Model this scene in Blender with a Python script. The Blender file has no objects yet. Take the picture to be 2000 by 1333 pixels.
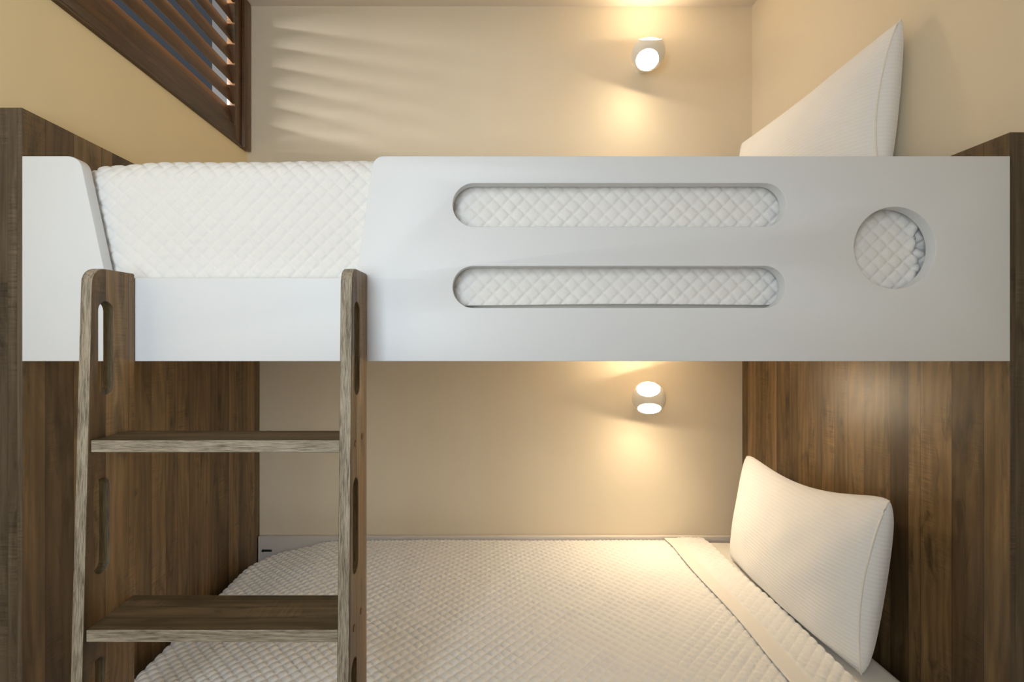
import bpy, bmesh, math, random
import numpy as np
from mathutils import Vector, Matrix

random.seed(7)
sc = bpy.context.scene
PI = math.pi

# ------------------------------------------------------------------ camera
cam_d = bpy.data.cameras.new('camera')
cam_d.sensor_width = 36.0
cam_d.lens = 16.956
cam_d.shift_x = 0.025
cam_d.shift_y = -0.00125
cam_d.clip_start = 0.02
cam = bpy.data.objects.new('camera', cam_d)
cam.location = (0.0, 0.0, 1.35)
cam.rotation_euler = (PI/2, 0, 0)
sc.collection.objects.link(cam)
sc.camera = cam

# ------------------------------------------------------------------ world, lights, exposure
EXPOSURE = 0.0
WORLD = 0.07
WINDOW_W = 18.5          # daylight through the window in the wall behind the camera
LOUVRE_W = 380.0         # light arriving from outside through the louvred shutter
UPPER_W = 1.5           # upper wall lamp
LOWER_W = 2.0           # lower wall lamp
GLASS_UP, GLASS_LOW = 80.0, 106.0   # glow of the lamps' frosted glass
WARM = (1.0, 0.80, 0.54)

vs = sc.view_settings
vs.view_transform = 'Standard'
vs.look = 'None'
vs.exposure = EXPOSURE
vs.gamma = 1.0
vs.use_curve_mapping = False

world = bpy.data.worlds.new('world')
sc.world = world
world.use_nodes = True
wb = world.node_tree.nodes['Background']
wb.inputs['Color'].default_value = (0.72, 0.84, 1.0, 1)
wb.inputs['Strength'].default_value = WORLD


def area(name, loc, target, sx, sy, watts, col, spread=PI):
    l = bpy.data.lights.new(name, 'AREA')
    l.shape = 'RECTANGLE'
    l.size, l.size_y = sx, sy
    l.energy = watts
    l.color = col
    l.spread = spread
    o = bpy.data.objects.new(name, l)
    o.location = loc
    d = Vector(target) - Vector(loc)
    o.rotation_euler = d.to_track_quat('-Z', 'Y').to_euler()
    sc.collection.objects.link(o)
    return o


area('window_daylight', (-0.47, -0.515, 1.62), (-0.47, 1.0, 1.62), 0.62, 1.10, WINDOW_W, (0.84, 0.93, 1.0))
area('shutter_daylight', (-4.8, -0.6, 2.60), (-0.9, 1.5, 2.45), 3.4, 1.30, LOUVRE_W, (0.97, 0.98, 1.0), 1.2)

# ------------------------------------------------------------------ material helpers


def new_mat(name):
    m = bpy.data.materials.new(name)
    m.use_nodes = True
    nt = m.node_tree
    nt.nodes.clear()
    out = nt.nodes.new('ShaderNodeOutputMaterial')
    b = nt.nodes.new('ShaderNodeBsdfPrincipled')
    nt.links.new(b.outputs[0], out.inputs[0])
    return m, nt, b, out


def srgb(r, g, b):
    f = lambda c: (c/255/12.92) if c/255 <= 0.04045 else ((c/255+0.055)/1.055)**2.4
    return (f(r), f(g), f(b), 1.0)


def N(nt, kind, **kw):
    n = nt.nodes.new(kind)
    for k, v in kw.items():
        setattr(n, k, v)
    return n


def math_node(nt, op, a, b=None, c=None, clamp=False):
    n = nt.nodes.new('ShaderNodeMath')
    n.operation = op
    n.use_clamp = clamp
    for i, v in enumerate((a, b, c)):
        if v is None:
            continue
        if hasattr(v, 'is_output'):
            nt.links.new(v, n.inputs[i])
        else:
            n.inputs[i].default_value = v
    return n.outputs[0]


def ramp(nt, fac, stops):
    n = nt.nodes.new('ShaderNodeValToRGB')
    e = n.color_ramp.elements
    e[0].position, e[0].color = stops[0]
    e[1].position, e[1].color = stops[-1]
    for p, c in stops[1:-1]:
        x = e.new(p)
        x.color = c
    nt.links.new(fac, n.inputs[0])
    return n.outputs[0]


def combine(nt, x, y, z):
    n = nt.nodes.new('ShaderNodeCombineXYZ')
    for i, v in enumerate((x, y, z)):
        if hasattr(v, 'is_output'):
            nt.links.new(v, n.inputs[i])
        else:
            n.inputs[i].default_value = v
    return n.outputs[0]


def noise(nt, vec, scale=1.0, detail=4.0, rough=0.55, dist=0.0):
    n = nt.nodes.new('ShaderNodeTexNoise')
    n.inputs['Scale'].default_value = scale
    n.inputs['Detail'].default_value = detail
    n.inputs['Roughness'].default_value = rough
    n.inputs['Distortion'].default_value = dist
    nt.links.new(vec, n.inputs['Vector'])
    return n.outputs[0]


def mixc(nt, fac, a, b, blend='MIX'):
    n = nt.nodes.new('ShaderNodeMix')
    n.data_type = 'RGBA'
    n.blend_type = blend
    for i, v in ((0, fac), (6, a), (7, b)):
        if hasattr(v, 'is_output'):
            nt.links.new(v, n.inputs[i])
        else:
            n.inputs[i].default_value = v
    return n.outputs[2]


def bump(nt, bsdf, height, strength=0.2, dist=0.002):
    n = nt.nodes.new('ShaderNodeBump')
    n.inputs['Strength'].default_value = strength
    n.inputs['Distance'].default_value = dist
    nt.links.new(height, n.inputs['Height'])
    nt.links.new(n.outputs[0], bsdf.inputs['Normal'])


def paint(name, col, rough=0.85, spec=0.2, var=0.04):
    m, nt, b, _ = new_mat(name)
    tc = N(nt, 'ShaderNodeTexCoord')
    n1 = noise(nt, tc.outputs['Object'], 3.0, 3.0)
    c = mixc(nt, n1, tuple(x*(1-var) for x in col[:3])+(1,), tuple(min(1, x*(1+var)) for x in col[:3])+(1,))
    nt.links.new(c, b.inputs['Base Color'])
    b.inputs['Roughness'].default_value = rough
    b.inputs['Specular IOR Level'].default_value = spec
    n2 = noise(nt, tc.outputs['Object'], 260.0, 2.0)
    bump(nt, b, n2, 0.06, 0.001)
    return m


def wood(name, across, along, plank, stops, rough=0.38, spec=0.5, seed=0.0, warp=1.0):
    """plank laminate: random strips side by side along `across`, grain running along `along`."""
    m, nt, b, _ = new_mat(name)
    tc = N(nt, 'ShaderNodeTexCoord')
    sp = N(nt, 'ShaderNodeSeparateXYZ')
    nt.links.new(tc.outputs['Object'], sp.inputs[0])
    ax = {'x': 0, 'y': 1, 'z': 2}
    A = None
    for ch in across:
        s = sp.outputs[ax[ch]]
        A = s if A is None else math_node(nt, 'ADD', A, s)
    A = math_node(nt, 'ADD', A, seed)
    L = sp.outputs[ax[along]]
    # strips
    vo = N(nt, 'ShaderNodeTexVoronoi', voronoi_dimensions='1D', feature='F1')
    vo.inputs['Scale'].default_value = 1.0/plank
    nt.links.new(A, vo.inputs['W'])
    rs = N(nt, 'ShaderNodeSeparateColor')
    nt.links.new(vo.outputs['Color'], rs.inputs[0])
    r1, r2, r3 = rs.outputs[0], rs.outputs[1], rs.outputs[2]
    ve = N(nt, 'ShaderNodeTexVoronoi', voronoi_dimensions='1D', feature='DISTANCE_TO_EDGE')
    ve.inputs['Scale'].default_value = 1.0/plank
    nt.links.new(A, ve.inputs['W'])
    # a random shift of the grain for each strip
    off = math_node(nt, 'MULTIPLY', r2, 37.0)
    off2 = math_node(nt, 'MULTIPLY', r3, 11.0)
    # long soft figure inside a strip
    fig = noise(nt, combine(nt, math_node(nt, 'MULTIPLY', A, 14.0*warp), off, math_node(nt, 'MULTIPLY', L, 2.2)), 1.0, 4.0, 0.6, 0.6)
    # arched grain
    wv = N(nt, 'ShaderNodeTexWave', wave_type='BANDS', bands_direction='X')
    wv.inputs['Scale'].default_value = 1.0
    wv.inputs['Distortion'].default_value = 14.0
    wv.inputs['Detail'].default_value = 3.0
    wv.inputs['Detail Scale'].default_value = 0.7
    nt.links.new(combine(nt, math_node(nt, 'MULTIPLY', A, 13.0*warp), off2, math_node(nt, 'MULTIPLY', L, 2.6)), wv.inputs['Vector'])
    # fine fibres
    fib = noise(nt, combine(nt, math_node(nt, 'MULTIPLY', A, 420.0), off, math_node(nt, 'MULTIPLY', L, 9.0)), 1.0, 5.0, 0.65)
    # saw marks across the strip
    saw = noise(nt, combine(nt, math_node(nt, 'MULTIPLY', A, 18.0), off2, math_node(nt, 'MULTIPLY', L, 240.0)), 1.0, 3.0, 0.6)
    sawm = noise(nt, combine(nt, math_node(nt, 'MULTIPLY', A, 14.0), off, math_node(nt, 'MULTIPLY', L, 5.0)), 1.0, 2.0)
    sawm = math_node(nt, 'MULTIPLY', math_node(nt, 'SUBTRACT', sawm, 0.47, clamp=True), 5.0, clamp=True)
    base = ramp(nt, math_node(nt, 'ADD', math_node(nt, 'MULTIPLY', r1, 0.46), math_node(nt, 'MULTIPLY', math_node(nt, 'SUBTRACT', fig, 0.23), 1.15)), stops)
    t = math_node(nt, 'ADD', math_node(nt, 'MULTIPLY', fib, 0.9), math_node(nt, 'MULTIPLY', wv.outputs['Fac'], 0.26))
    t = math_node(nt, 'ADD', t, math_node(nt, 'MULTIPLY', math_node(nt, 'MULTIPLY', math_node(nt, 'SUBTRACT', saw, 0.5), sawm), 1.7))
    t = math_node(nt, 'ADD', t, 0.38)
    tcol = N(nt, 'ShaderNodeCombineColor')
    for i in range(3):
        nt.links.new(t, tcol.inputs[i])
    col = mixc(nt, 1.0, base, tcol.outputs[0], 'MULTIPLY')
    # knots and dark stains
    kn = noise(nt, combine(nt, math_node(nt, 'MULTIPLY', A, 26.0), off, math_node(nt, 'MULTIPLY', L, 7.0)), 1.0, 3.0, 0.6, 0.8)
    kn = math_node(nt, 'MULTIPLY', math_node(nt, 'SUBTRACT', kn, 0.57, clamp=True), 5.0, clamp=True)
    dark = tuple(x*0.35 for x in stops[0][1][:3])+(1,)
    col = mixc(nt, math_node(nt, 'MULTIPLY', kn, 0.75), col, dark)
    seam = math_node(nt, 'LESS_THAN', ve.outputs['Distance'], 0.018)
    col = mixc(nt, math_node(nt, 'MULTIPLY', seam, 0.55), col, dark)
    nt.links.new(col, b.inputs['Base Color'])
    b.inputs['Roughness'].default_value = rough
    b.inputs['Specular IOR Level'].default_value = spec
    bump(nt, b, fib, 0.12, 0.0008)
    return m


def edge_band(name, along, light, dark, dens=1.0):
    """weathered grey-brown edge banding with short dark streaks along `along`."""
    m, nt, b, _ = new_mat(name)
    tc = N(nt, 'ShaderNodeTexCoord')
    mp = N(nt, 'ShaderNodeMapping')
    mp.inputs['Scale'].default_value = (26, 520, 520) if along == 'x' else (520, 520, 26)
    nt.links.new(tc.outputs['Object'], mp.inputs['Vector'])
    f = noise(nt, mp.outputs[0], 1.0, 6.0, 0.7)
    mp2 = N(nt, 'ShaderNodeMapping')
    mp2.inputs['Scale'].default_value = (7, 90, 90) if along == 'x' else (90, 90, 7)
    nt.links.new(tc.outputs['Object'], mp2.inputs['Vector'])
    g = noise(nt, mp2.outputs[0], 1.0, 4.0, 0.6)
    t = math_node(nt, 'ADD', math_node(nt, 'MULTIPLY', f, 0.7), math_node(nt, 'MULTIPLY', g, 0.3))
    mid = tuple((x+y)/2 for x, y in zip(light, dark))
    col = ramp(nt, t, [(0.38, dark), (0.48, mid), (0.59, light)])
    nt.links.new(col, b.inputs['Base Color'])
    b.inputs['Roughness'].default_value = 0.6
    b.inputs['Specular IOR Level'].default_value = 0.3
    bump(nt, b, f, 0.15, 0.0006)
    return m


def cloth(name, col, weave=900.0, ribs=None, rough=0.9):
    m, nt, b, _ = new_mat(name)
    tc = N(nt, 'ShaderNodeTexCoord')
    n = noise(nt, tc.outputs['Object'], 14.0, 4.0)
    c = mixc(nt, n, tuple(x*0.97 for x in col[:3])+(1,), tuple(min(1, x*1.02) for x in col[:3])+(1,))
    h = noise(nt, tc.outputs['Object'], weave, 2.0)
    if ribs:
        uv = N(nt, 'ShaderNodeSeparateXYZ')
        nt.links.new(tc.outputs['UV'], uv.inputs[0])
        s = math_node(nt, 'SINE', math_node(nt, 'MULTIPLY', uv.outputs[1], ribs))
        s = math_node(nt, 'MULTIPLY', math_node(nt, 'ADD', s, 1.0), 0.5)
        c = mixc(nt, math_node(nt, 'MULTIPLY', s, 0.10), c, tuple(x*0.72 for x in col[:3])+(1,))
        h = math_node(nt, 'ADD', math_node(nt, 'MULTIPLY', s, 1.2), math_node(nt, 'MULTIPLY', h, 0.4))
        bump(nt, b, h, 0.35, 0.0012)
    else:
        bump(nt, b, h, 0.10, 0.0008)
    nt.links.new(c, b.inputs['Base Color'])
    b.inputs['Roughness'].default_value = rough
    b.inputs['Specular IOR Level'].default_value = 0.15
    b.inputs['Sheen Weight'].default_value = 0.12
    return m


M = {}
M['wall'] = paint('beige_wall_paint', srgb(229, 215, 190))
M['wall_grey'] = paint('grey_wall_paint', srgb(150, 148, 146))
M['wall_left'] = paint('golden_beige_wall_paint', srgb(246, 226, 182))
M['ceiling'] = paint('ceiling_paint', srgb(222, 210, 196))
M['white'] = paint('white_laminate', srgb(226, 228, 231), rough=0.42, spec=0.4, var=0.01)
M['board'] = paint('white_board', srgb(222, 214, 205), rough=0.5, spec=0.3, var=0.01)
PANEL = [(0.0, srgb(52, 39, 25)), (0.30, srgb(83, 64, 41)), (0.55, srgb(110, 87, 56)), (0.80, srgb(135, 108, 73)), (1.0, srgb(154, 127, 91))]
M['panel'] = wood('brown_plank_laminate', 'y', 'z', 0.062, PANEL, rough=0.36, spec=0.5)
PFRONT = [(0.0, srgb(62, 52, 41)), (0.5, srgb(86, 73, 58)), (1.0, srgb(112, 97, 78))]
M['panel_front'] = wood('brown_panel_edge', 'x', 'z', 0.018, PFRONT, rough=0.5, spec=0.3, seed=0.3)
SIDE = [(0.0, srgb(66, 50, 33)), (0.35, srgb(98, 76, 50)), (0.6, srgb(124, 97, 63)), (1.0, srgb(150, 120, 80))]
M['ladder_side'] = wood('ladder_plank_laminate', 'y', 'z', 0.045, SIDE, rough=0.45, spec=0.4, seed=0.11)
TREAD = [(0.0, srgb(62, 52, 38)), (0.35, srgb(84, 70, 50)), (0.6, srgb(104, 87, 62)), (1.0, srgb(128, 108, 80))]
M['tread'] = wood('tread_plank_laminate', 'y', 'x', 0.04, TREAD, rough=0.5, spec=0.4, seed=0.43)
M['edge_z'] = edge_band('weathered_edge_upright', 'z', srgb(170, 158, 139), srgb(86, 75, 60))
M['edge_x'] = edge_band('weathered_edge_level', 'x', srgb(170, 158, 139), srgb(86, 75, 60))
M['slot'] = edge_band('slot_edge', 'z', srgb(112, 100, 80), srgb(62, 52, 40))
SHUT = [(0.0, srgb(56, 39, 23)), (0.5, srgb(86, 59, 33)), (1.0, srgb(108, 76, 45))]
M['shutter'] = wood('dark_stained_shutter', 'z', 'y', 0.05, SHUT, rough=0.33, spec=0.55, seed=0.2)
M['shutter_up'] = wood('dark_stained_upright', 'y', 'z', 0.05, SHUT, rough=0.33, spec=0.55, seed=0.2)
M['quilt'] = cloth('cream_quilt_cotton', srgb(238, 236, 233))
M['sheet'] = cloth('white_sheet_cotton', srgb(244, 240, 232))
M['pillow'] = cloth('ribbed_white_pillowcase', srgb(245, 245, 246), ribs=2*PI*95)
M['binding'] = cloth('quilt_binding_cotton', srgb(238, 233, 226), weave=1400)
M['floor'] = wood('floor_planks', 'x', 'y', 0.14, SIDE, rough=0.5)
M['cap'] = paint('brown_screw_cap', srgb(118, 88, 52), rough=0.5)
m, nt, b, _ = new_mat('black_metal')
b.inputs['Base Color'].default_value = srgb(28, 27, 26)
b.inputs['Metallic'].default_value = 0.2
b.inputs['Roughness'].default_value = 0.6
M['black'] = m
M['lamp'] = paint('white_lamp_enamel', srgb(236, 230, 216), rough=0.4, spec=0.4, var=0.0)
M['lamp_in'] = paint('dark_lamp_lining', srgb(70, 66, 60), rough=0.7)


def glow(name, strength):
    m, nt, b, out = new_mat(name)
    nt.nodes.remove(b)
    em = N(nt, 'ShaderNodeEmission')
    em.inputs['Color'].default_value = WARM+(1,)
    em.inputs['Strength'].default_value = strength
    tr = N(nt, 'ShaderNodeBsdfTransparent')
    ad = N(nt, 'ShaderNodeAddShader')
    nt.links.new(em.outputs[0], ad.inputs[0])
    nt.links.new(tr.outputs[0], ad.inputs[1])
    nt.links.new(ad.outputs[0], out.inputs[0])
    return m


M['glow_up'] = glow('lit_frosted_glass_upper', GLASS_UP)
M['glow_low'] = glow('lit_frosted_glass_lower', GLASS_LOW)

# ------------------------------------------------------------------ object helpers


def tag(o, label=None, cat=None, group=None, kind=None):
    for k, v in (('label', label), ('category', cat), ('group', group), ('kind', kind)):
        if v:
            o[k] = v
    return o


def root(name, loc, label, cat, group=None):
    o = bpy.data.objects.new(name, None)
    o.empty_display_size = 0.1
    o.location = loc
    sc.collection.objects.link(o)
    o['org'] = list(loc)
    return tag(o, label, cat, group)


def link(name, me, mat, parent=None, origin=None):
    """meshes are written in room coordinates; they are shifted to the origin of their thing."""
    org = Vector(parent['org']) if parent is not None else Vector(origin or (0, 0, 0))
    me.transform(Matrix.Translation(-org))
    me.name = name
    if mat is not None:
        for mm in (mat if isinstance(mat, (list, tuple)) else (mat,)):
            me.materials.append(mm)
    o = bpy.data.objects.new(name, me)
    sc.collection.objects.link(o)
    o['org'] = list(org)
    if parent is not None:
        o.parent = parent
    else:
        o.location = org
    return o


def from_bm(bm, smooth=None):
    me = bpy.data.meshes.new('m')
    bm.normal_update()
    bm.to_mesh(me)
    bm.free()
    if smooth is not None:
        me.polygons.foreach_set('use_smooth', [True]*len(me.polygons))
        me.set_sharp_from_angle(angle=math.radians(smooth))
    return me


def bm_box(bm, lo, hi, bev=0.0, seg=2):
    vs_ = [bm.verts.new((x, y, z)) for z in (lo[2], hi[2]) for y in (lo[1], hi[1]) for x in (lo[0], hi[0])]
    F = [(0, 2, 3, 1), (4, 5, 7, 6), (0, 1, 5, 4), (2, 6, 7, 3), (0, 4, 6, 2), (1, 3, 7, 5)]
    fs = [bm.faces.new([vs_[i] for i in f]) for f in F]
    if bev > 0:
        es = list({e for f in fs for e in f.edges})
        bmesh.ops.bevel(bm, geom=es, offset=bev, segments=seg, affect='EDGES', profile=0.5, clamp_overlap=True)


def box(name, lo, hi, mat, parent=None, bev=0.0, seg=2, origin=None):
    bm = bmesh.new()
    bm_box(bm, lo, hi, bev, seg)
    return link(name, from_bm(bm, 40 if bev else None), mat, parent, origin)


def rounded(pts):
    """pts: (x, y, radius) -> polygon with rounded corners."""
    out = []
    n = len(pts)
    for i in range(n):
        p = Vector(pts[i][:2]); r = pts[i][2]
        if r <= 0:
            out.append((p.x, p.y)); continue
        a = (Vector(pts[i-1][:2])-p).normalized()
        c = (Vector(pts[(i+1) % n][:2])-p).normalized()
        ang = math.acos(max(-1, min(1, a.dot(c))))
        t = r/math.tan(ang/2)
        p0, p1 = p+a*t, p+c*t
        ctr = p+(a+c).normalized()*(r/math.sin(ang/2))
        v0, v1 = p0-ctr, p1-ctr
        a0 = math.atan2(v0.y, v0.x); d = math.atan2(v1.y, v1.x)-a0
        while d > PI: d -= 2*PI
        while d < -PI: d += 2*PI
        for k in range(11):
            q = a0+d*k/10
            out.append((ctr.x+r*math.cos(q), ctr.y+r*math.sin(q)))
    return out


def slot_pts(x0, x1, y0, y1, seg=20):
    if x1-x0 > y1-y0:
        r = (y1-y0)/2; cy = (y0+y1)/2
        a = [(x1-r+r*math.cos(-PI/2+PI*k/seg), cy+r*math.sin(-PI/2+PI*k/seg)) for k in range(seg+1)]
        a += [(x0+r+r*math.cos(PI/2+PI*k/seg), cy+r*math.sin(PI/2+PI*k/seg)) for k in range(seg+1)]
    else:
        r = (x1-x0)/2; cx = (x0+x1)/2
        a = [(cx+r*math.cos(PI*k/seg), y1-r+r*math.sin(PI*k/seg)) for k in range(seg+1)]
        a += [(cx+r*math.cos(PI+PI*k/seg), y0+r+r*math.sin(PI+PI*k/seg)) for k in range(seg+1)]
    return a


def plate(outline, holes, thick, bev):
    """flat board of `thick` with holes, lying in XY and centred on z=0."""
    cu = bpy.data.curves.new('c', 'CURVE')
    cu.dimensions = '2D'
    cu.fill_mode = 'BOTH'
    cu.extrude = thick/2-bev
    cu.bevel_depth = bev
    cu.bevel_resolution = 2
    cu.offset = -bev
    for poly in [outline]+holes:
        s = cu.splines.new('POLY')
        s.points.add(len(poly)-1)
        for i, (x, y) in enumerate(poly):
            s.points[i].co = (x, y, 0, 1)
        s.use_cyclic_u = True
    o = bpy.data.objects.new('c', cu)
    sc.collection.objects.link(o)
    dg = bpy.context.evaluated_depsgraph_get()
    me = bpy.data.meshes.new_from_object(o.evaluated_get(dg))
    bpy.data.objects.remove(o)
    bpy.data.curves.remove(cu)
    me.materials.clear()
    bm = bmesh.new()
    bm.from_mesh(me)
    bmesh.ops.remove_doubles(bm, verts=bm.verts, dist=1e-5)
    bmesh.ops.recalc_face_normals(bm, faces=bm.faces)
    bm.to_mesh(me); bm.free()
    me.polygons.foreach_set('use_smooth', [True]*len(me.polygons))
    me.set_sharp_from_angle(angle=math.radians(30))
    return me


def grid_mesh(P, close_u=False, uv=None):
    """P: array (n, m, 3)."""
    n, m_, _ = P.shape
    idx = np.arange(n*m_).reshape(n, m_)
    if close_u:
        a = idx; b_ = np.roll(idx, -1, axis=0)
    else:
        a = idx[:-1]; b_ = idx[1:]
    f = np.stack([a[:, :-1], b_[:, :-1], b_[:, 1:], a[:, 1:]], axis=-1).reshape(-1, 4)
    me = bpy.data.meshes.new('g')
    me.vertices.add(n*m_)
    me.vertices.foreach_set('co', P.reshape(-1).astype(np.float32))
    me.loops.add(f.size)
    me.loops.foreach_set('vertex_index', f.reshape(-1).astype(np.int32))
    me.polygons.add(len(f))
    me.polygons.foreach_set('loop_start', np.arange(0, f.size, 4, dtype=np.int32))
    me.polygons.foreach_set('use_smooth', np.ones(len(f), dtype=bool))
    me.update(calc_edges=True)
    if uv is not None:
        l = me.uv_layers.new(name='UVMap')
        l.data.foreach_set('uv', uv.reshape(-1, 2)[f.reshape(-1)].astype(np.float32).reshape(-1))
    me.validate()
    return me


def tube(pts, r, seg=8):
    pts = [Vector(p) for p in pts]
    rings = []
    for i, p in enumerate(pts):
        d = (pts[min(i+1, len(pts)-1)]-pts[max(i-1, 0)]).normalized()
        up = Vector((0, 0, 1)) if abs(d.z) < 0.9 else Vector((1, 0, 0))
        a = d.cross(up).normalized(); b_ = d.cross(a)
        rings.append([tuple(p+a*r*math.cos(2*PI*k/seg)+b_*r*math.sin(2*PI*k/seg)) for k in range(seg+1)])
    return grid_mesh(np.array(rings))


def cyl(bm, c, axis, r, h, seg=24):
    """cylinder starting at c, running h along axis."""
    z = Vector(axis).normalized()
    q = Vector((0, 0, 1)).rotation_difference(z).to_matrix().to_4x4()
    bmesh.ops.create_cone(bm, cap_ends=True, segments=seg, radius1=r, radius2=r, depth=abs(h),
                          matrix=Matrix.Translation(Vector(c)+z*h/2) @ q)


# ------------------------------------------------------------------ the room
XL, XR = -1.0160, 1.1290          # left and right wall faces
YB, YF = 2.0490, -0.5300          # back wall (behind the bunks), wall behind the camera
ZC = 2.7675
T = 0.10


def struct(o):
    return tag(o, kind='structure')


struct(box('floor', (XL-T, YF-T, -0.1), (XR+T, YB+T, 0.0), M['floor']))
struct(box('ceiling', (XL-T, YF-T, ZC), (XR+T, YB+T, ZC+0.1), M['ceiling']))
struct(box('wall_back', (XL-T, YB, 0), (XR+T, YB+T, ZC), M['wall']))
struct(box('wall_right', (XR, YF, 0), (XR+T, YB, ZC), M['wall']))
OY0, OY1, OZ0 = 0.86, 2.036, 2.143    # opening of the louvred shutter in the left wall
bm = bmesh.new()
bm_box(bm, (XL-T, YF, 0), (XL, YB, OZ0))
bm_box(bm, (XL-T, YF, OZ0), (XL, OY0, ZC))
bm_box(bm, (XL-T, OY1, OZ0), (XL, YB, ZC))
struct(link('wall_left', from_bm(bm), M['wall_left']))
WX0, WX1, WZ0, WZ1 = -0.98, -0.18, 1.02, 2.22      # window in the wall behind the camera
bm = bmesh.new()
bm_box(bm, (XL-T, YF-T, 0), (XR+T, YF, WZ0))
bm_box(bm, (XL-T, YF-T, WZ1), (XR+T, YF, ZC))
bm_box(bm, (XL-T, YF-T, WZ0), (WX0, YF, WZ1))
bm_box(bm, (WX1, YF-T, WZ0), (XR+T, YF, WZ1))
struct(link('wall_front', from_bm(bm), M['wall_grey']))

# ------------------------------------------------------------------ bunk bed
bed = root('bunk_bed', (0.06, 1.0, 0.0), 'wooden bunk bed with brown plank end panels and a white guard rail with cutouts', 'bunk bed')
PL, PR = -0.9630, 1.0860            # inner faces of the two end panels
Y0 = 1.0                            # front plane of the bed


def end_panel(x0, x1, ztop):
    bm = bmesh.new()
    bm_box(bm, (x0, Y0, 0.0), (x1, YB-0.001, ztop), 0.0012, 1)
    for f in bm.faces:
        if f.normal.y < -0.7 or f.normal.z > 0.7:
            f.material_index = 1 if f.normal.y < -0.7 else 0
    return link('end_panel', from_bm(bm, 40), [M['panel'], M['panel_front']], bed)


end_panel(XL+0.001, PL, 1.832)
end_panel(PR, XR-0.001, 1.781)

# white guard rail: raised guard to the right, dip for climbing in, raised post to the left
outline = rounded([(PL, 1.3054, 0), (PR, 1.3054, 0), (PR, 1.7311, 0), (-0.2335, 1.7311, 0.024), (-0.2700, 1.4785, 0),
                   (-0.7895, 1.4785, 0), (-0.8440, 1.7311, 0.030), (PL, 1.7311, 0)])
holes = [slot_pts(-0.0701, 0.6221, 1.5846, 1.6749, 24),
         slot_pts(-0.0701, 0.6205, 1.4158, 1.5029, 24)]
cx, cz, rr = 0.8474, 1.5406, 0.0852
holes.append([(cx+rr*math.cos(2*PI*k/72), cz+rr*math.sin(2*PI*k/72)) for k in range(72)])
me = plate(outline, holes, 0.025, 0.0012)
me.transform(Matrix(((1, 0, 0, 0), (0, 0, -1, Y0+0.0125), (0, 1, 0, 0), (0, 0, 0, 1))))
tag(link('guard_rail', me, M['white'], bed), 'white guard rail with two long slots and a round hole')
# slatted base of the upper bunk and the rest of the frame
bm = bmesh.new()
bm_box(bm, (PL+0.002, Y0+0.03, 1.352), (PR-0.002, YB-0.025, 1.368), 0.001, 1)
link('upper_base', from_bm(bm, 40), M['board'], bed)
box('lower_base', (PL+0.002, Y0+0.03, 0.235), (PR-0.002, YB-0.025, 0.260), M['board'], bed, 0.001, 1)
box('lower_rail', (PL, Y0, 0.10), (PR, Y0+0.025, 0.33), M['white'], bed, 0.0015, 1)
back = box('back_board', (PL+0.003, 2.0275, 0.12), (PR-0.003, YB-0.001, 0.5215), M['board'], bed, 0.002, 2)
tag(back, 'white board along the wall behind the lower mattress')
bm = bmesh.new()
cyl(bm, (-0.9385, 2.0280, 0.4630), (0, -1, 0), 0.0055, 0.004, 20)
bm_box(bm, (-0.936, 2.0250, 0.4585), (-0.902, 2.0278, 0.4675), 0.001, 1)
link('bolt', from_bm(bm, 40), M['black'], back)

# ------------------------------------------------------------------ ladder
lad = root('ladder', (-0.4990, 0.94, 0.0), 'brown wooden bunk ladder with two treads leaning on the white rail', 'ladder')
SL = [(0.572, 0.752), (0.908, 1.088), (1.245, 1.423)]


def yfront(z):
    return 0.846+0.0305*z


def side_rail(x0, x1):
    out = rounded([(0.9975, 0.0, 0), (0.9975, 1.4865, 0.004), (yfront(1.484), 1.4845, 0.030), (yfront(0), 0.0, 0)])
    hol = []
    for z0, z1 in SL+[(0.236, 0.416)]:
        a = yfront(z1)+0.0155
        hol.append(slot_pts(a, a+0.037, z0, z1, 18))
    me = plate(out, hol, x1-x0, 0.0022)
    # (u, v, w) -> (w + xc, u, v)
    me.transform(Matrix(((0, 0, 1, (x0+x1)/2), (1, 0, 0, 0), (0, 1, 0, 0), (0, 0, 0, 1))))
    for p in me.polygons:
        n = p.normal
        c = p.center
        if abs(n.x) < 0.6:
            if c.y < yfront(c.z)+0.006 or (c.z > 1.45 and n.z > -0.1 and c.y < yfront(c.z)+0.034):
                p.material_index = 1
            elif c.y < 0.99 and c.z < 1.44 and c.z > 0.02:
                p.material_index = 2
    return link('side_rail', me, [M['ladder_side'], M['edge_z'], M['slot']], lad)


left_rail = side_rail(-0.7495, -0.7272)
right_rail = side_rail(-0.2694, -0.2474)
for zt, dep in ((1.165, 0.982), (0.8224, 0.996), (0.486, 0.996), (0.150, 0.996)):
    yf = yfront(zt)+0.0045
    bm = bmesh.new()
    bm_box(bm, (-0.7272, yf, zt-0.0225), (-0.2694, dep, zt), 0.0012, 1)
    for f in bm.faces:
        if f.normal.y < -0.7:
            f.material_index = 1
    link('tread', from_bm(bm, 40), [M['tread'], M['edge_x']], lad)
    for yy in (yf+0.026, yf+0.075):
        for xs, par, sgn in ((-0.2474, right_rail, 1), (-0.7495, left_rail, -1)):
            bm = bmesh.new()
            cyl(bm, (xs-0.0002*sgn, yy, zt-0.0115-(0.0 if yy < yf+0.05 else -0.004)), (sgn, 0, 0), 0.0062, 0.0014, 20)
            link('screw_cap', from_bm(bm, 40), M['cap'], par)

# ------------------------------------------------------------------ soft furnishings


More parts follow.
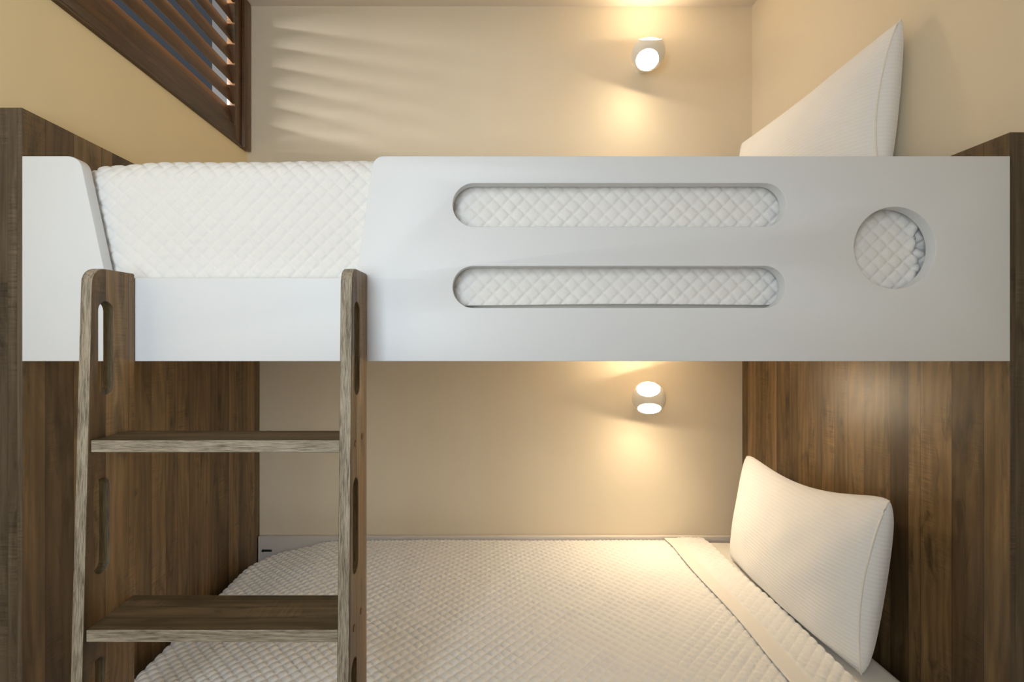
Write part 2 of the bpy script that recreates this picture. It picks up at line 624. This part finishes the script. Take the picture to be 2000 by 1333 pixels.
def fold(t, start, r, sgn):
    """cloth running outwards past `start`, over a rounded edge and down. returns position and drop."""
    a = (t-start)*sgn
    pos = np.where(a <= 0, t, np.where(a < r*PI/2, start+sgn*r*np.sin(np.clip(a/r, 0, PI/2)), start+sgn*r))
    drop = np.where(a <= 0, 0.0, np.where(a < r*PI/2, r*(1-np.cos(np.clip(a/r, 0, PI/2))), r+(a-r*PI/2)))
    return pos, drop


def smooth(t):
    t = np.clip(t, 0, 1)
    return t*t*(3-2*t)


def normals(P):
    du = np.gradient(P, axis=0); dv = np.gradient(P, axis=1)
    n = np.cross(du, dv)
    return n/np.maximum(np.linalg.norm(n, axis=2, keepdims=True), 1e-9)


rng = np.random.default_rng(3)


def wobble(U, V, n=9, f0=3.0, f1=16.0, seed=1):
    g = np.random.default_rng(seed)
    out = np.zeros_like(U)
    for _ in range(n):
        f = g.uniform(f0, f1); a = g.uniform(0, 2*PI); p = g.uniform(0, 2*PI)
        out += np.sin(f*(U*math.cos(a)+V*math.sin(a))+p)/n
    return out*1.6


def puff(U, V, p, amp, seed=1, sharp=3.2):
    """diamond quilting: seams along both diagonals, padded between."""
    w = wobble(U, V, 8, 6, 30, seed)*0.0022
    a = np.abs(np.sin(PI*(U+V+w)/p)); b_ = np.abs(np.sin(PI*(U-V+w)/p))
    a = 1-(1-a)**sharp; b_ = 1-(1-b_)**sharp
    h = a*b_*(0.75+0.25*np.minimum(a, b_))
    pk = 0.85+0.22*wobble(U, V, 10, 20, 70, seed+5)
    fine = wobble(U, V, 16, 90, 260, seed+9)*0.10*(1-h)
    return amp*(h*pk+fine)


# lower mattress and quilt
ZQ = 0.5145
mat_l = root('lower_mattress', (0.08, 1.53, 0.262), 'mattress in a white sheet on the lower bunk', 'mattress')
bm = bmesh.new()
bm_box(bm, (-0.845, 1.095, 0.262), (1.040, 2.010, 0.468), 0.035, 5)
link('mattress_core', from_bm(bm, 60), M['sheet'], mat_l)

q_l = root('lower_quilt', (0.0, 1.53, 0.5), 'cream diamond quilt over the lower bunk, its end folded back by the pillow', 'quilt')
XE = 0.897          # where the quilt folds back


def lower_surface(U, V):
    """U along the bed, V across it; returns points of the quilt before padding."""
    r = 0.050
    shift = np.where(V > 1.80, 0.20-np.sqrt(np.clip(0.04-np.clip(V-1.80, 0, 0.199)**2, 0, None)), 0.0)
    start = -0.925+r+shift
    x, dx = fold(U, start, r, -1)
    y, dy = fold(V, 1.055+r, r, -1)
    z = ZQ-dx-dy
    z = z-0.026*smooth((-0.60-U)/0.26)-0.004*smooth((1.75-V)/0.6)
    z = z+0.0035*wobble(U, V, 8, 3, 10, 21)-0.006*smooth((V-1.93)/0.08)
    return np.stack([x, y, z], axis=2)


step = 0.0030
us = np.arange(-1.10, XE+1e-6, step)
vs2 = np.arange(0.93, 2.018, step)
U, V = np.meshgrid(us, vs2, indexing='ij')
Pq = lower_surface(U, V)
nn = normals(Pq)
nn *= np.sign(nn[len(us)//2, len(vs2)//2, 2])
Pq = Pq+nn*(puff(U, V, 0.034, 0.0060, 31, 2.1))[..., None]
link('quilt_cover', grid_mesh(Pq), M['quilt'], q_l)
Us, Vs = np.meshgrid(np.arange(0.60, 1.22, 0.006), np.arange(0.95, 2.018, 0.006), indexing='ij')
Ps = lower_surface(np.minimum(Us, 0.95), Vs)
xs_, dxs = fold(Us, 1.010, 0.036, 1)
Ps[..., 0] = xs_
Ps[..., 2] += -0.007-dxs+0.0016*wobble(Us, Vs, 10, 12, 50, 71)
link('bottom_sheet', grid_mesh(Ps), M['sheet'], mat_l)
# folded back end: rises round the fold, lies over the quilt, ends in a plain band
LF = XE-0.742
ws = np.arange(0.0, 0.022+LF+1e-6, step)
Wf, Vf = np.meshgrid(ws, np.arange(1.09, 2.018, step), indexing='ij')
rf = 0.0045
ang = np.clip(Wf/0.022, 0, 1)*PI
Xf = XE+rf*np.sin(ang)-np.clip(Wf-0.022, 0, None)
Zf = lower_surface(np.minimum(Xf, XE), Vf)[..., 2]+0.0035+rf*(1-np.cos(ang))
Xf = Xf+0.010*wobble(Vf, Vf*0+0.3, 6, 3, 14, 44)
Pf = np.stack([Xf, Vf, Zf], axis=2)
band = LF-(Wf-0.022)                  # distance from the free edge
padf = smooth((band-0.050)/0.004)
nf = normals(Pf)
nf *= np.sign(nf[-8, 40, 2])
Pf = Pf+nf*(padf*puff(Wf, Vf, 0.034, 0.0046, 37, 2.4))[..., None]
kcut = int(np.searchsorted(ws, 0.022+LF-0.050))
link('folded_end', grid_mesh(Pf[:kcut+1]), M['quilt'], q_l)
Pb = Pf[kcut:]
lip = Pb[-1:].copy()
lips = [lip+np.array([[[-0.0020, 0, -0.0015]]]), lip+np.array([[[-0.0022, 0, -0.0035]]]), lip+np.array([[[0.0, 0, -0.0052]]])]
tag(link('binding', grid_mesh(np.concatenate([Pb]+lips, axis=0)), M['binding'], q_l), 'plain cream band along the folded edge')

# upper mattress and quilt
mat_u = root('upper_mattress', (0.08, 1.53, 1.37), 'mattress in a white sheet behind the white guard rail', 'mattress')
bm = bmesh.new()
bm_box(bm, (-0.860, 1.058, 1.3695), (1.066, 2.020, 1.728), 0.045, 5)
link('sheet', from_bm(bm, 60), M['sheet'], mat_u)
q_u = root('upper_quilt', (0.0, 1.53, 1.75), 'white diamond quilt tucked round the upper bunk mattress behind the guard rail', 'quilt')
us = np.arange(-1.14, 0.9701, step)
vs2 = np.arange(0.74, 2.018, step)
U, V = np.meshgrid(us, vs2, indexing='ij')
r = 0.050
x, dx = fold(U, -0.885+r, r, -1)
y, dy = fold(V, 1.041+r, r, -1)
z = 1.7475-np.minimum(dx+dy, 0.365)
z = z+0.003*wobble(U, V, 8, 3, 10, 61)-0.010*smooth((-0.70-U)/0.16)
y = y+0.004*wobble(U, V, 8, 4, 14, 63)*smooth((1.06-V)/0.05)
# tucked under at the corner by the round hole: gathers along the end of the quilt
gat = smooth((U-0.912)/0.022)*smooth((1.10-V)/0.05)
edge = 0.006*np.sin(V*70+0.6)+0.004*np.sin(V*131)
gat2 = smooth((U-0.922-edge)/0.010)*smooth((1.10-V)/0.05)
y = y+gat*(0.003*np.sin(V*110+U*60)+0.002*np.sin(V*190+1.0))+gat2*(0.008+0.004*np.sin(V*150+U*90))-0.004*np.exp(-((U-0.918-edge)/0.007)**2)*smooth((1.10-V)/0.05)
Pq = np.stack([x, y, z], axis=2)
nn = normals(Pq)
nn *= np.sign(nn[len(us)//2, -50, 2])
Pq = Pq+nn*(puff(U, V, 0.034, 0.0048, 51))[..., None]
link('quilt_cover', grid_mesh(Pq), M['quilt'], q_u)

# pillows


def pillow(name, base, ydir, lean, label, seed, dip=0.055, L=0.66, H=0.45, T2=0.075, tend=0.032, turn=0.0, skew=0.045, soft=1.0):
    """stands on its long edge: length across the bed, leaning back to the right.
    base = middle of the lower edge; local a = along the bed width (towards the room), b = up, c = out of the face (left)."""
    rt = root(name, base, label, 'pillow', 'white pillows propped at the head of the bunks')
    n, m_ = 81, 57
    a = np.linspace(-1, 1, n); b_ = np.linspace(-1, 1, m_)
    A, B = np.meshgrid(a, b_, indexing='ij')
    g = np.random.default_rng(seed)

    def place(X, Z, C):
        # X along, Z up in pillow plane, C thickness
        ct, st = math.cos(lean), math.sin(lean)
        up = np.stack([np.full_like(X, st), 0*X, np.full_like(X, ct)], axis=-1)
        out = np.stack([np.full_like(X, -ct), 0*X, np.full_like(X, st)], axis=-1)
        al = np.stack([np.full_like(X, math.sin(turn)), np.full_like(X, -math.cos(turn)), 0*X], axis=-1)
        return np.array(base)+al*X[..., None]+up*Z[..., None]+out*C[..., None]

    def outline(A, B):
        # corners stay pointed, edges draw in between them
        X = L/2*A*(1-0.035*(1-B**2))
        top = (H-skew*(1-A)/2)*(1-dip*2.0*(1-A**2)**1.3)
        X = X*(1-0.035*soft*np.abs(A*B)**7)
        top = top*(1-0.03*soft*np.abs(A)**9)
        bot = 0.020*(1-A**2)*-0.3
        Z = bot+(top-bot)*(B+1)/2
        return X, Z

    def thick(A, B):
        t = (1-np.abs(A)**2.6)**0.75*(1-np.abs(B)**2.2)**0.62
        # the near end is boxed, the far end thinner
        e = tend*(0.70+0.30*np.tanh(2.5*A))*(1-np.abs(B)**2)**0.65
        return (T2-0.5*tend)*t*(1-0.15*B)+e

    X, Z = outline(A, B)
    C = thick(A, B)
    wr = 0.0028*wobble(A*0.33, B*0.2, 10, 18, 60, seed)*np.clip(C/0.05, 0, 1)
    uv = np.stack([X, Z], axis=-1)
    front = place(X, Z, C+wr)
    backp = place(X, Z, -C*0.85)
    # one continuous closed body: front, then back
    full = np.concatenate([front, backp[:, ::-1]], axis=1)
    uvf = np.concatenate([uv, uv[:, ::-1]], axis=1)
    link('pillow_cover', grid_mesh(full, uv=uvf), M['pillow'], rt)
    for end, nm in ((n-1, 'gusset'), (0, 'gusset')):
        k = np.linspace(0, 1, 13)[:, None, None]
        f_, q_ = front[end], backp[end]
        bulge = (np.sin(PI*k)*0.010)*(1-(b_[None, :, None])**2)
        al = place(np.array([1.0]), np.array([0.0]), np.array([0.0]))[0]-np.array(base)
        G = f_[None]*(1-k)+q_[None]*k+bulge*al*(1 if end else -1)
        uvg = np.stack([np.broadcast_to(k[..., 0]*0.06, (13, m_)), np.broadcast_to(Z[end][None], (13, m_))], axis=-1)
        link(nm, grid_mesh(G, uv=uvg), M['pillow'], rt)
        link('piping', tube([tuple(p) for p in front[end]], 0.0022, 8), M['sheet'], rt)
    return rt


pillow('pillow', (0.930, 1.515, 0.5195), 1, 0.16, 'plump white pillow on the lower bunk leaning against the brown plank headboard', 5)
pillow('pillow', (1.017, 1.600, 1.7500), 1, 0.10, 'white pillow on the upper bunk standing against the beige right wall', 8, dip=0.02, turn=0.10, skew=0.06, soft=0.15)

# ------------------------------------------------------------------ wall lamps


def wall_lamp(z, x, label, watts, glass, tilt, half, az):
    R = 0.066
    c = np.array([x, YB-0.095, z])
    t = root('wall_lamp', (x, YB-0.002, z), label, 'wall lamp', 'round wall lamps beside the pillows')
    tilt, half, az = math.radians(tilt), math.radians(half), [math.radians(q) for q in az]
    seg = 72

    def ax_of(s):
        q = az[0] if s > 0 else az[1]
        return np.array([-math.sin(tilt)*math.sin(q), -math.sin(tilt)*math.cos(q), s*math.cos(tilt)])

    def bound(phi, s):
        lo, hi = 0.0, PI/2
        ax = ax_of(s)
        for _ in range(40):
            mid = (lo+hi)/2
            d = np.array([math.sin(mid)*math.cos(phi), math.sin(mid)*math.sin(phi), s*math.cos(mid)])
            if d.dot(ax) > math.cos(half): lo = mid
            else: hi = mid
        return lo
    up = [bound(2*PI*k/seg, 1) for k in range(seg)]
    dn = [PI-bound(2*PI*k/seg, -1) for k in range(seg)]

    def sph(th, ph, rad):
        return c+rad*np.array([math.sin(th)*math.cos(ph), math.sin(th)*math.sin(ph), math.cos(th)])
    rows = []
    for k in range(seg):
        ph = 2*PI*k/seg
        row = [sph(up[k]+(dn[k]-up[k])*j/16, ph, R) for j in range(17)]
        row += [sph(up[k]+(dn[k]-up[k])*j/16, ph, R-0.004) for j in range(16, -1, -1)]
        row.append(row[0])
        rows.append(row)
    hm = grid_mesh(np.array(rows), close_u=True)
    hp = np.array([p.center for p in hm.polygons])-c
    inner = np.linalg.norm(hp, axis=1) < R-0.003
    hm.polygons.foreach_set('material_index', inner.astype(np.int32))
    link('housing', hm, [M['lamp'], M['lamp_in']], t)
    for s, bd in ((1, up), (-1, dn)):
        rows = []
        for k in range(seg):
            ph = 2*PI*k/seg
            e = bd[k] if s > 0 else PI-bd[k]
            rim = sph(e if s > 0 else PI-e, ph, R-0.0025)
            ctr = c+ax_of(s)*(R*math.cos(half))
            rows.append([ctr+(rim-ctr)*j/10+ax_of(s)*0.006*(1-(j/10)**2) for j in range(11)])
        link('glass', grid_mesh(np.array(rows), close_u=True), M[glass], t)
    bm = bmesh.new()
    cyl(bm, (x, YB-0.0005, z), (0, -1, 0), 0.030, 0.040, 48)
    link('wall_plate', from_bm(bm, 40), M['lamp'], t)
    l = bpy.data.lights.new('lamp_bulb', 'POINT')
    l.energy = watts
    l.color = WARM
    l.shadow_soft_size = 0.020
    o = bpy.data.objects.new('lamp_bulb', l)
    o.location = tuple(c)
    sc.collection.objects.link(o)
    return t


wall_lamp(2.5106, 0.6555, 'round white wall lamp glowing high on the wall above the upper bunk', UPPER_W, 'glow_up', 34, 42, (2, 26))
wall_lamp(1.1135, 0.6576, 'round white wall lamp glowing below the upper bunk, above the lower bed', LOWER_W, 'glow_low', 35, 43, (22, 14))

# ------------------------------------------------------------------ louvred shutter in the left wall
sh = root('louvred_shutter', (XL, 1.45, OZ0), 'dark brown louvred shutter with slanted slats high in the left wall', 'shutter')
XS = -1.0065                        # room face of the shutter leaf
box('frame_post', (XL-0.0995, 1.985, OZ0+0.0005), (-0.9955, OY1, ZC-0.0005), M['shutter_up'], sh, 0.002, 2)
box('frame_post', (XL-0.0995, OY0, OZ0+0.0005), (-0.9955, OY0+0.050, ZC-0.0005), M['shutter_up'], sh, 0.002, 2)
box('frame_sill', (XL-0.06, OY0+0.050, OZ0+0.0005), (-1.0035, 1.985, OZ0+0.010), M['shutter'], sh, 0.002, 2)
box('stile', (XS-0.034, 1.933, OZ0+0.011), (XS, 1.982, ZC-0.001), M['shutter_up'], sh, 0.002, 2)
box('stile', (XS-0.034, OY0+0.052, OZ0+0.011), (XS, OY0+0.102, ZC-0.001), M['shutter_up'], sh, 0.002, 2)
box('added_reveal_mask', (XL-0.0995, 1.962, OZ0+0.011), (XS-0.0350, 1.9845, ZC-0.001), M['black'], sh)  # added black slab, darkens the overlit reveal seen between the slats
box('bottom_rail', (XS-0.034, OY0+0.102, OZ0+0.011), (XS, 1.933, OZ0+0.068), M['shutter'], sh, 0.002, 2)
zs = OZ0+0.070
k = 0
while zs < ZC-0.02:
    w, th, tl = 0.081, 0.0034, math.radians(75)
    ring = []
    for j in range(20):
        q = 2*PI*j/20
        a = w/2*math.copysign(abs(math.cos(q))**0.8, math.cos(q)); b_ = th*math.sin(q)
        ring.append((a, b_))
    ctr = (XS-0.021, zs+0.0400)
    rows = []
    for yy in (OY0+0.103, 1.932):
        row = []
        for a, b_ in ring+[ring[0]]:
            # long axis rises outwards (towards -x)
            dx_ = -math.cos(tl)*a+math.sin(tl)*b_
            dz_ = math.sin(tl)*a+math.cos(tl)*b_
            row.append((ctr[0]+dx_, yy, min(ctr[1]+dz_, ZC-0.002)))
        rows.append(row)
    me = grid_mesh(np.array(rows))
    bm = bmesh.new(); bm.from_mesh(me)
    bmesh.ops.remove_doubles(bm, verts=bm.verts, dist=1e-6)
    bmesh.ops.holes_fill(bm, edges=[e for e in bm.edges if e.is_boundary], sides=0)
    bm.to_mesh(me); bm.free()
    me.set_sharp_from_angle(angle=math.radians(50))
    link('slat', me, M['shutter'], sh)
    zs += 0.0815

# tidy: the helper origin note is not part of the scene description
for o in bpy.data.objects:
    if 'org' in o:
        del o['org']
